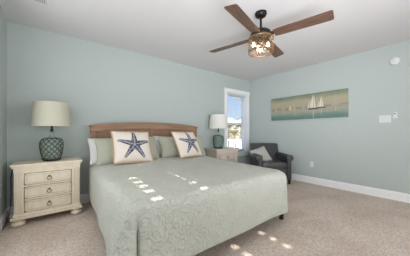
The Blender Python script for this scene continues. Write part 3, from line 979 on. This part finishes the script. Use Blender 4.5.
# ------------------------------------------------------------------ ceiling fan
FX, FY = 1.894, 1.376
fan = thing('ceiling_fan', 'four blade wooden ceiling fan with lit wire drum lamp, hung from the ceiling', 'ceiling fan', (FX, FY, H))
b = BM(); lathe(b, [(0, 0.0), (0.066, 0.0), (0.068, -0.016), (0.058, -0.040), (0.034, -0.056), (0.018, -0.062), (0, -0.062)], 32); obj('canopy', b, M['dark_metal'], fan, 50)
b = BM(); lathe(b, [(0, -0.05), (0.0125, -0.05), (0.0125, -0.17), (0.024, -0.175), (0.026, -0.20), (0, -0.20)], 20); obj('downrod', b, M['dark_metal'], fan, 50)
b = BM(); lathe(b, [(0, -0.195), (0.03, -0.195), (0.06, -0.205), (0.105, -0.222), (0.118, -0.24), (0.120, -0.275), (0.112, -0.288), (0, -0.288)], 40); obj('motor_housing', b, M['dark_metal'], fan, 40)
zb = -0.282
for k in range(4):
    a = radians(14.5 + 90 * k)
    R = Matrix.Rotation(a, 4, 'Z')
    tilt = Matrix.Rotation(radians(-11), 4, 'X')
    b = BM()
    L0, L1 = 0.15, 0.705
    outl = [(L0, -0.052), (L0 + 0.05, -0.060), (L1 - 0.02, -0.068), (L1 - 0.006, -0.064), (L1, -0.05), (L1, 0.05), (L1 - 0.006, 0.064), (L1 - 0.02, 0.068), (L0 + 0.05, 0.060), (L0, 0.052)]
    prism(b, outl, -0.004, 0.004, 0.0015, axis='z')
    bo = obj('blade', b, M['blade'], fan)
    bo.location = (0, 0, zb + 0.005); bo.rotation_euler = (R @ tilt).to_euler()
    b = BM()
    bx(b, 0.09, 0.21, -0.026, 0.026, 0.004, 0.010, 0.002)
    prism(b, [(0.19, -0.026), (0.25, -0.045), (0.27, -0.03), (0.27, 0.03), (0.25, 0.045), (0.19, 0.026)], 0.004, 0.009, axis='z')
    obj('blade_bracket', b, M['dark_metal'], bo)
# drum lamp: two hoops, a wire lattice, bulbs and glass drops
DR, DZ0, DZ1 = 0.138, -0.463, -0.293
b = BM()
lathe_open(b, [(DR + 0.004, DZ0), (DR + 0.004, DZ0 + 0.012), (DR - 0.003, DZ0 + 0.012), (DR - 0.003, DZ0)], 48)
lathe_open(b, [(DR + 0.004, DZ1 - 0.012), (DR + 0.004, DZ1), (DR - 0.003, DZ1), (DR - 0.003, DZ1 - 0.012)], 48)
K = 22
for k in range(K):
    for s in (-1, 1):
        pts = []
        for i in range(13):
            u = i / 12
            a = 2 * pi * k / K + s * 2 * pi * 0.17 * u
            pts.append((DR * cos(a), DR * sin(a), DZ0 + (DZ1 - DZ0) * u))
        tube(b, pts, 0.0023, 5)
for k in range(3):
    a = 2 * pi * k / 3 + 0.3
    tube(b, [(0, 0, DZ1 - 0.004), (DR * cos(a), DR * sin(a), DZ1 - 0.004)], 0.004, 6)
drum = obj('drum_shade', b, M['vine'], fan, 50)
b = BM()
lathe(b, [(0, DZ1 + 0.006), (0.03, DZ1 + 0.006), (0.034, DZ1 - 0.015), (0.02, DZ1 - 0.03), (0, DZ1 - 0.03)], 24)
obj('socket_cluster', b, M['dark_metal'], fan, 40)
for k in range(3):
    a = radians((-38, 142, 60)[k])
    c = (0.083 * cos(a), 0.083 * sin(a), DZ1 - 0.075)
    b = BM(); lathe(b, [(0, 0.032), (0.012, 0.03), (0.013, 0.02), (0.018, 0.004), (0.021, -0.010), (0.015, -0.026), (0, -0.032)], 16, c)
    obj('bulb', b, M['bulb'], fan, 60)
    b = BM(); lathe(b, [(0, 0.07), (0.015, 0.07), (0.015, 0.028), (0, 0.028)], 12, c); tube(b, [(0, 0, DZ1 - 0.01), (c[0], c[1], c[2] + 0.065)], 0.007, 6)
    obj('bulb_arm', b, M['dark_metal'], fan, 40)
rc = random.Random(4)
for k in range(26):
    a = 2 * pi * k / 26 * 3.1; r = 0.03 + 0.09 * ((k * 0.618) % 1)
    if any(math.hypot(r * cos(a) - 0.083 * cos(radians((-38, 142, 60)[q])), r * sin(a) - 0.083 * sin(radians((-38, 142, 60)[q]))) < 0.04 for q in range(3)): continue
    z = DZ0 + 0.02 + 0.05 * rc.random()
    b = BM()
    lathe(b, [(0, 0.02), (0.012, 0.004), (0.012, -0.002), (0, -0.022)], 6, (r * cos(a), r * sin(a), z))
    tube(b, [(r * cos(a), r * sin(a), z + 0.018), (r * cos(a), r * sin(a), DZ1 - 0.008)], 0.0012, 4)
    obj('crystal_drop', b, M['crystal'], fan)
lp = bpy.data.lights.new('fan_bulb_light', 'POINT'); lp.energy = 1.4; lp.color = (1, 0.84, 0.66); lp.shadow_soft_size = 0.03
lo = bpy.data.objects.new('fan_bulb_light', lp); lo.location = (FX, FY, H + DZ1 - 0.12); COL.objects.link(lo)

# ------------------------------------------------------------------ painting on the right wall (local x runs to the viewer's right, -y faces the room)
def wall_thing_rot(o, y, z, off=0.0):
    o.location = (X1 - off, y, z); o.rotation_euler = (0, 0, radians(-90))
PW, PH, PD = 1.555, 0.515, 0.032
b = BM()
bx(b, -PW / 2, PW / 2, -PD, -0.002, 0, PH, 0.002)
def tri(pts, mi, lift=0.0015):
    f0 = [b.verts.new((x, -PD - lift, z)) for x, z in pts]
    f = b.faces.new(f0); f.material_index = mi
    if f.normal.y > 0: f.normal_flip()
def boat(x, z, s, mi, dim=False):
    tri([(x - 0.01 * s, z + 0.03 * s), (x - 0.10 * s, z + 0.035 * s), (x - 0.015 * s, z + 0.36 * s)], mi)
    tri([(x, z + 0.03 * s), (x + 0.055 * s, z + 0.03 * s), (x, z + 0.40 * s)], mi)
    if not dim: tri([(x - 0.115 * s, z + 0.04 * s), (x - 0.16 * s, z + 0.03 * s), (x - 0.07 * s, z + 0.25 * s)], mi)
    tri([(x - 0.15 * s, z + 0.02 * s), (x - 0.12 * s, z - 0.015 * s), (x + 0.10 * s, z - 0.015 * s), (x + 0.14 * s, z + 0.025 * s)], 3 if not dim else 2, 0.002)
    tri([(x - 0.03 * s, z - 0.03 * s), (x + 0.02 * s, z - 0.03 * s), (x + 0.0 * s, z - 0.22 * s), (x - 0.02 * s, z - 0.22 * s)], 2, 0.0012)
u0 = -PW / 2
boat(u0 + 0.625 * PW, 0.195, 0.80, 1)
boat(u0 + 0.722 * PW, 0.205, 0.62, 1)
boat(u0 + 0.88 * PW, 0.24, 0.55, 2, True)
boat(u0 + 0.37 * PW, 0.20, 0.50, 2, True)
boat(u0 + 0.31 * PW, 0.205, 0.34, 1, True)
boat(u0 + 0.20 * PW, 0.21, 0.44, 2, True)
boat(u0 + 0.09 * PW, 0.21, 0.36, 2, True)
boat(u0 + 0.50 * PW, 0.225, 0.30, 2, True)
pt = obj('canvas_painting', b, [M['seascape'], M['sail'], M['sail_dim'], M['hull']])
wall_thing_rot(pt, 1.955, 1.335)
tag(pt, 'long canvas painting of white sailboats on teal water, hung on the right wall', 'painting')

# ------------------------------------------------------------------ wall fittings on the right wall
sw = thing('light_switch', 'wide white light switch plate on the right wall', 'light switch')
b = BM(); bx(b, -0.073, 0.073, -0.007, 0, -0.06, 0.06, 0.003); obj('plate', b, M['plastic'], sw)
for x in (-0.046, 0, 0.046):
    b = BM(); box(b, (x, -0.0085, 0), (0.032, 0.006, 0.066), 0.001, rot=Matrix.Rotation(radians(3), 3, 'X')); obj('rocker', b, M['plastic'], sw)
wall_thing_rot(sw, 0.685, 1.272)
rm = thing('fan_remote', 'small white fan remote in a holder on the right wall, beside the switch', 'remote')
b = BM(); bx(b, -0.024, 0.024, -0.016, 0, -0.045, 0.05, 0.006); obj('body', b, M['plastic'], rm, 40)
b = BM(); bx(b, -0.011, 0.011, -0.0175, -0.014, 0.014, 0.032, 0.002); obj('button', b, M['plastic_grey'], rm)
b = BM(); bx(b, -0.028, 0.028, -0.019, 0, -0.052, -0.015, 0.004); obj('holder', b, M['plastic'], rm)
wall_thing_rot(rm, 0.568, 1.325)
al = thing('smoke_alarm', 'round white alarm high on the right wall', 'smoke alarm')
b = BM(); lathe(b, [(0, 0), (0.062, 0), (0.062, 0.012), (0.056, 0.028), (0.036, 0.034), (0, 0.035)], 36, (0, 0, 0), Matrix.Rotation(radians(90), 4, 'X')); obj('body', b, M['plastic'], al, 40)
b = BM(); lathe(b, [(0, 0.034), (0.014, 0.034), (0.013, 0.039), (0, 0.04)], 20, (0, 0, 0), Matrix.Rotation(radians(90), 4, 'X')); obj('test_button', b, M['plastic'], al, 40)
wall_thing_rot(al, 0.568, 2.167)
ot = thing('wall_outlet', 'white electrical outlet low on the right wall, below the painting', 'outlet')
b = BM(); bx(b, -0.036, 0.036, -0.006, 0, -0.058, 0.058, 0.002); obj('plate', b, M['plastic'], ot)
for z in (-0.024, 0.024):
    b = BM(); bx(b, -0.017, 0.017, -0.008, -0.004, z - 0.014, z + 0.014, 0.002)
    r_ = obj('receptacle', b, M['plastic'], ot)
    b = BM()
    for x in (-0.006, 0.006): bx(b, x - 0.0015, x + 0.0015, -0.0085, -0.0075, z - 0.004, z + 0.007)
    obj('slots', b, M['plastic_grey'], r_)
wall_thing_rot(ot, 1.81, 0.395)
vt = thing('ceiling_vent', 'white slotted air vent in the ceiling above the left lamp', 'vent', (-0.115, 2.60, H))
b = BM()
for (x0, x1, y0, y1) in ((-0.09, 0.09, -0.16, -0.13), (-0.09, 0.09, 0.10, 0.13), (-0.09, -0.062, -0.13, 0.10), (0.062, 0.09, -0.13, 0.10)): bx(b, x0, x1, y0, y1, -0.008, 0, 0.001)
obj('frame', b, M['ceiling'], vt)
b = BM()
for k in range(7):
    box(b, (-0.054 + k * 0.018, -0.015, -0.006), (0.014, 0.23, 0.002), rot=Matrix.Rotation(radians(35), 3, 'Y'))
obj('louvres', b, M['ceiling'], vt)
b = BM(); bx(b, -0.062, 0.062, -0.13, 0.10, -0.0012, -0.0002); obj('duct_opening', b, M['plastic_grey'], vt)

# ------------------------------------------------------------------ armchair in the corner
CH = radians(-36)
CX, CY = 3.71, 2.48
ch = thing('armchair', 'charcoal leather armchair with rolled arms in the corner by the window', 'armchair', (CX, CY, 0), CH)
AW = 0.365   # half width over the arms
b = BM(); bx(b, -AW + 0.04, AW - 0.04, -0.30, 0.33, 0.13, 0.31, 0.015); obj('base', b, M['leather'], ch, 40)
b = BM(); bx(b, -0.252, 0.252, -0.325, 0.20, 0.30, 0.445, 0.04); obj('seat_cushion', b, M['leather'], ch, 50)
# leaning, gently curved back with a soft top
b = BM()
n = 12
def backsec(u):
    return 0.80 - 0.012 * u * u
rows_f, rows_b = [], []
bw = 0.325
for i in range(n + 1):
    u = -1 + 2 * i / n
    zt = backsec(u)
    f_, k_ = [], []
    for j in range(9):
        v = j / 8
        z = 0.30 + (zt - 0.30) * v
        y = 0.20 + 0.13 * v
        bulge = 0.03 * (1 - u * u) * sin(pi * min(1, v * 1.05))
        f_.append(b.verts.new((bw * u, y - bulge, z)))
        k_.append(b.verts.new((bw * u, y + 0.075, z - 0.0)))
    rows_f.append(f_); rows_b.append(k_)
for i in range(n):
    for j in range(8):
        b.faces.new((rows_f[i][j], rows_f[i + 1][j], rows_f[i + 1][j + 1], rows_f[i][j + 1]))
        b.faces.new((rows_b[i][j], rows_b[i][j + 1], rows_b[i + 1][j + 1], rows_b[i + 1][j]))
    b.faces.new((rows_f[i][8], rows_f[i + 1][8], rows_b[i + 1][8], rows_b[i][8]))
    b.faces.new((rows_f[i][0], rows_b[i][0], rows_b[i + 1][0], rows_f[i + 1][0]))
for i in (0, n):
    for j in range(8):
        q = (rows_f[i][j], rows_f[i][j + 1], rows_b[i][j + 1], rows_b[i][j])
        b.faces.new(q if i == 0 else tuple(reversed(q)))
bk = obj('backrest', b, M['leather'], ch, 50)
bv = bk.modifiers.new('soft', 'BEVEL'); bv.width = 0.02; bv.segments = 3; bv.limit_method = 'ANGLE'; bv.angle_limit = radians(50)
for s in (-1, 1):
    b = BM()
    prof = []
    xi = 0.255; xo = AW - 0.03
    prof += [(s * xi, 0.10), (s * xi, 0.50)]
    cx_, cz_, rr = s * (xi + 0.058), 0.535, 0.064
    for k in range(15):
        a = radians(205 - 260 * k / 14)
        prof.append((cx_ + s * rr * cos(a), cz_ + rr * sin(a)))
    prof += [(s * (xo - 0.005), 0.47), (s * xo, 0.10)]
    prism(b, prof, -0.315, 0.30, 0.008)
    am = obj('arm', b, M['leather'], ch, 40)
    b = BM(); tube(b, [(x, -0.317, z) for x, z in prof], 0.005, 6, closed=True); obj('welt', b, M['leather'], am, 60)
for x in (-AW + 0.055, AW - 0.055):
    for y in (-0.285, 0.29):
        b = BM(); lathe(b, [(0, 0), (0.026, 0), (0.034, 0.132), (0, 0.132)], 4, (x, y, 0)); obj('leg', b, M['black'], ch)
cp = thing('throw_pillow', 'pale grey square throw pillow leaning on the charcoal armchair', 'pillow')
obj('cushion', pillow_bm(0.37, 0.36, 0.13, 0.05), M['grey_cotton'], cp, 70)
b = BM(); tube(b, edge_loop(0.37, 0.36, 0.05), 0.005, 6, closed=True); obj('piping', b, M['grey_cotton'], cp, 70)
cl = Matrix.Rotation(CH, 3, 'Z') @ Vector((-0.105, -0.035, 0))
place(cp, (CX + cl.x, CY + cl.y, 0.40), radians(32), CH, radians(-20))
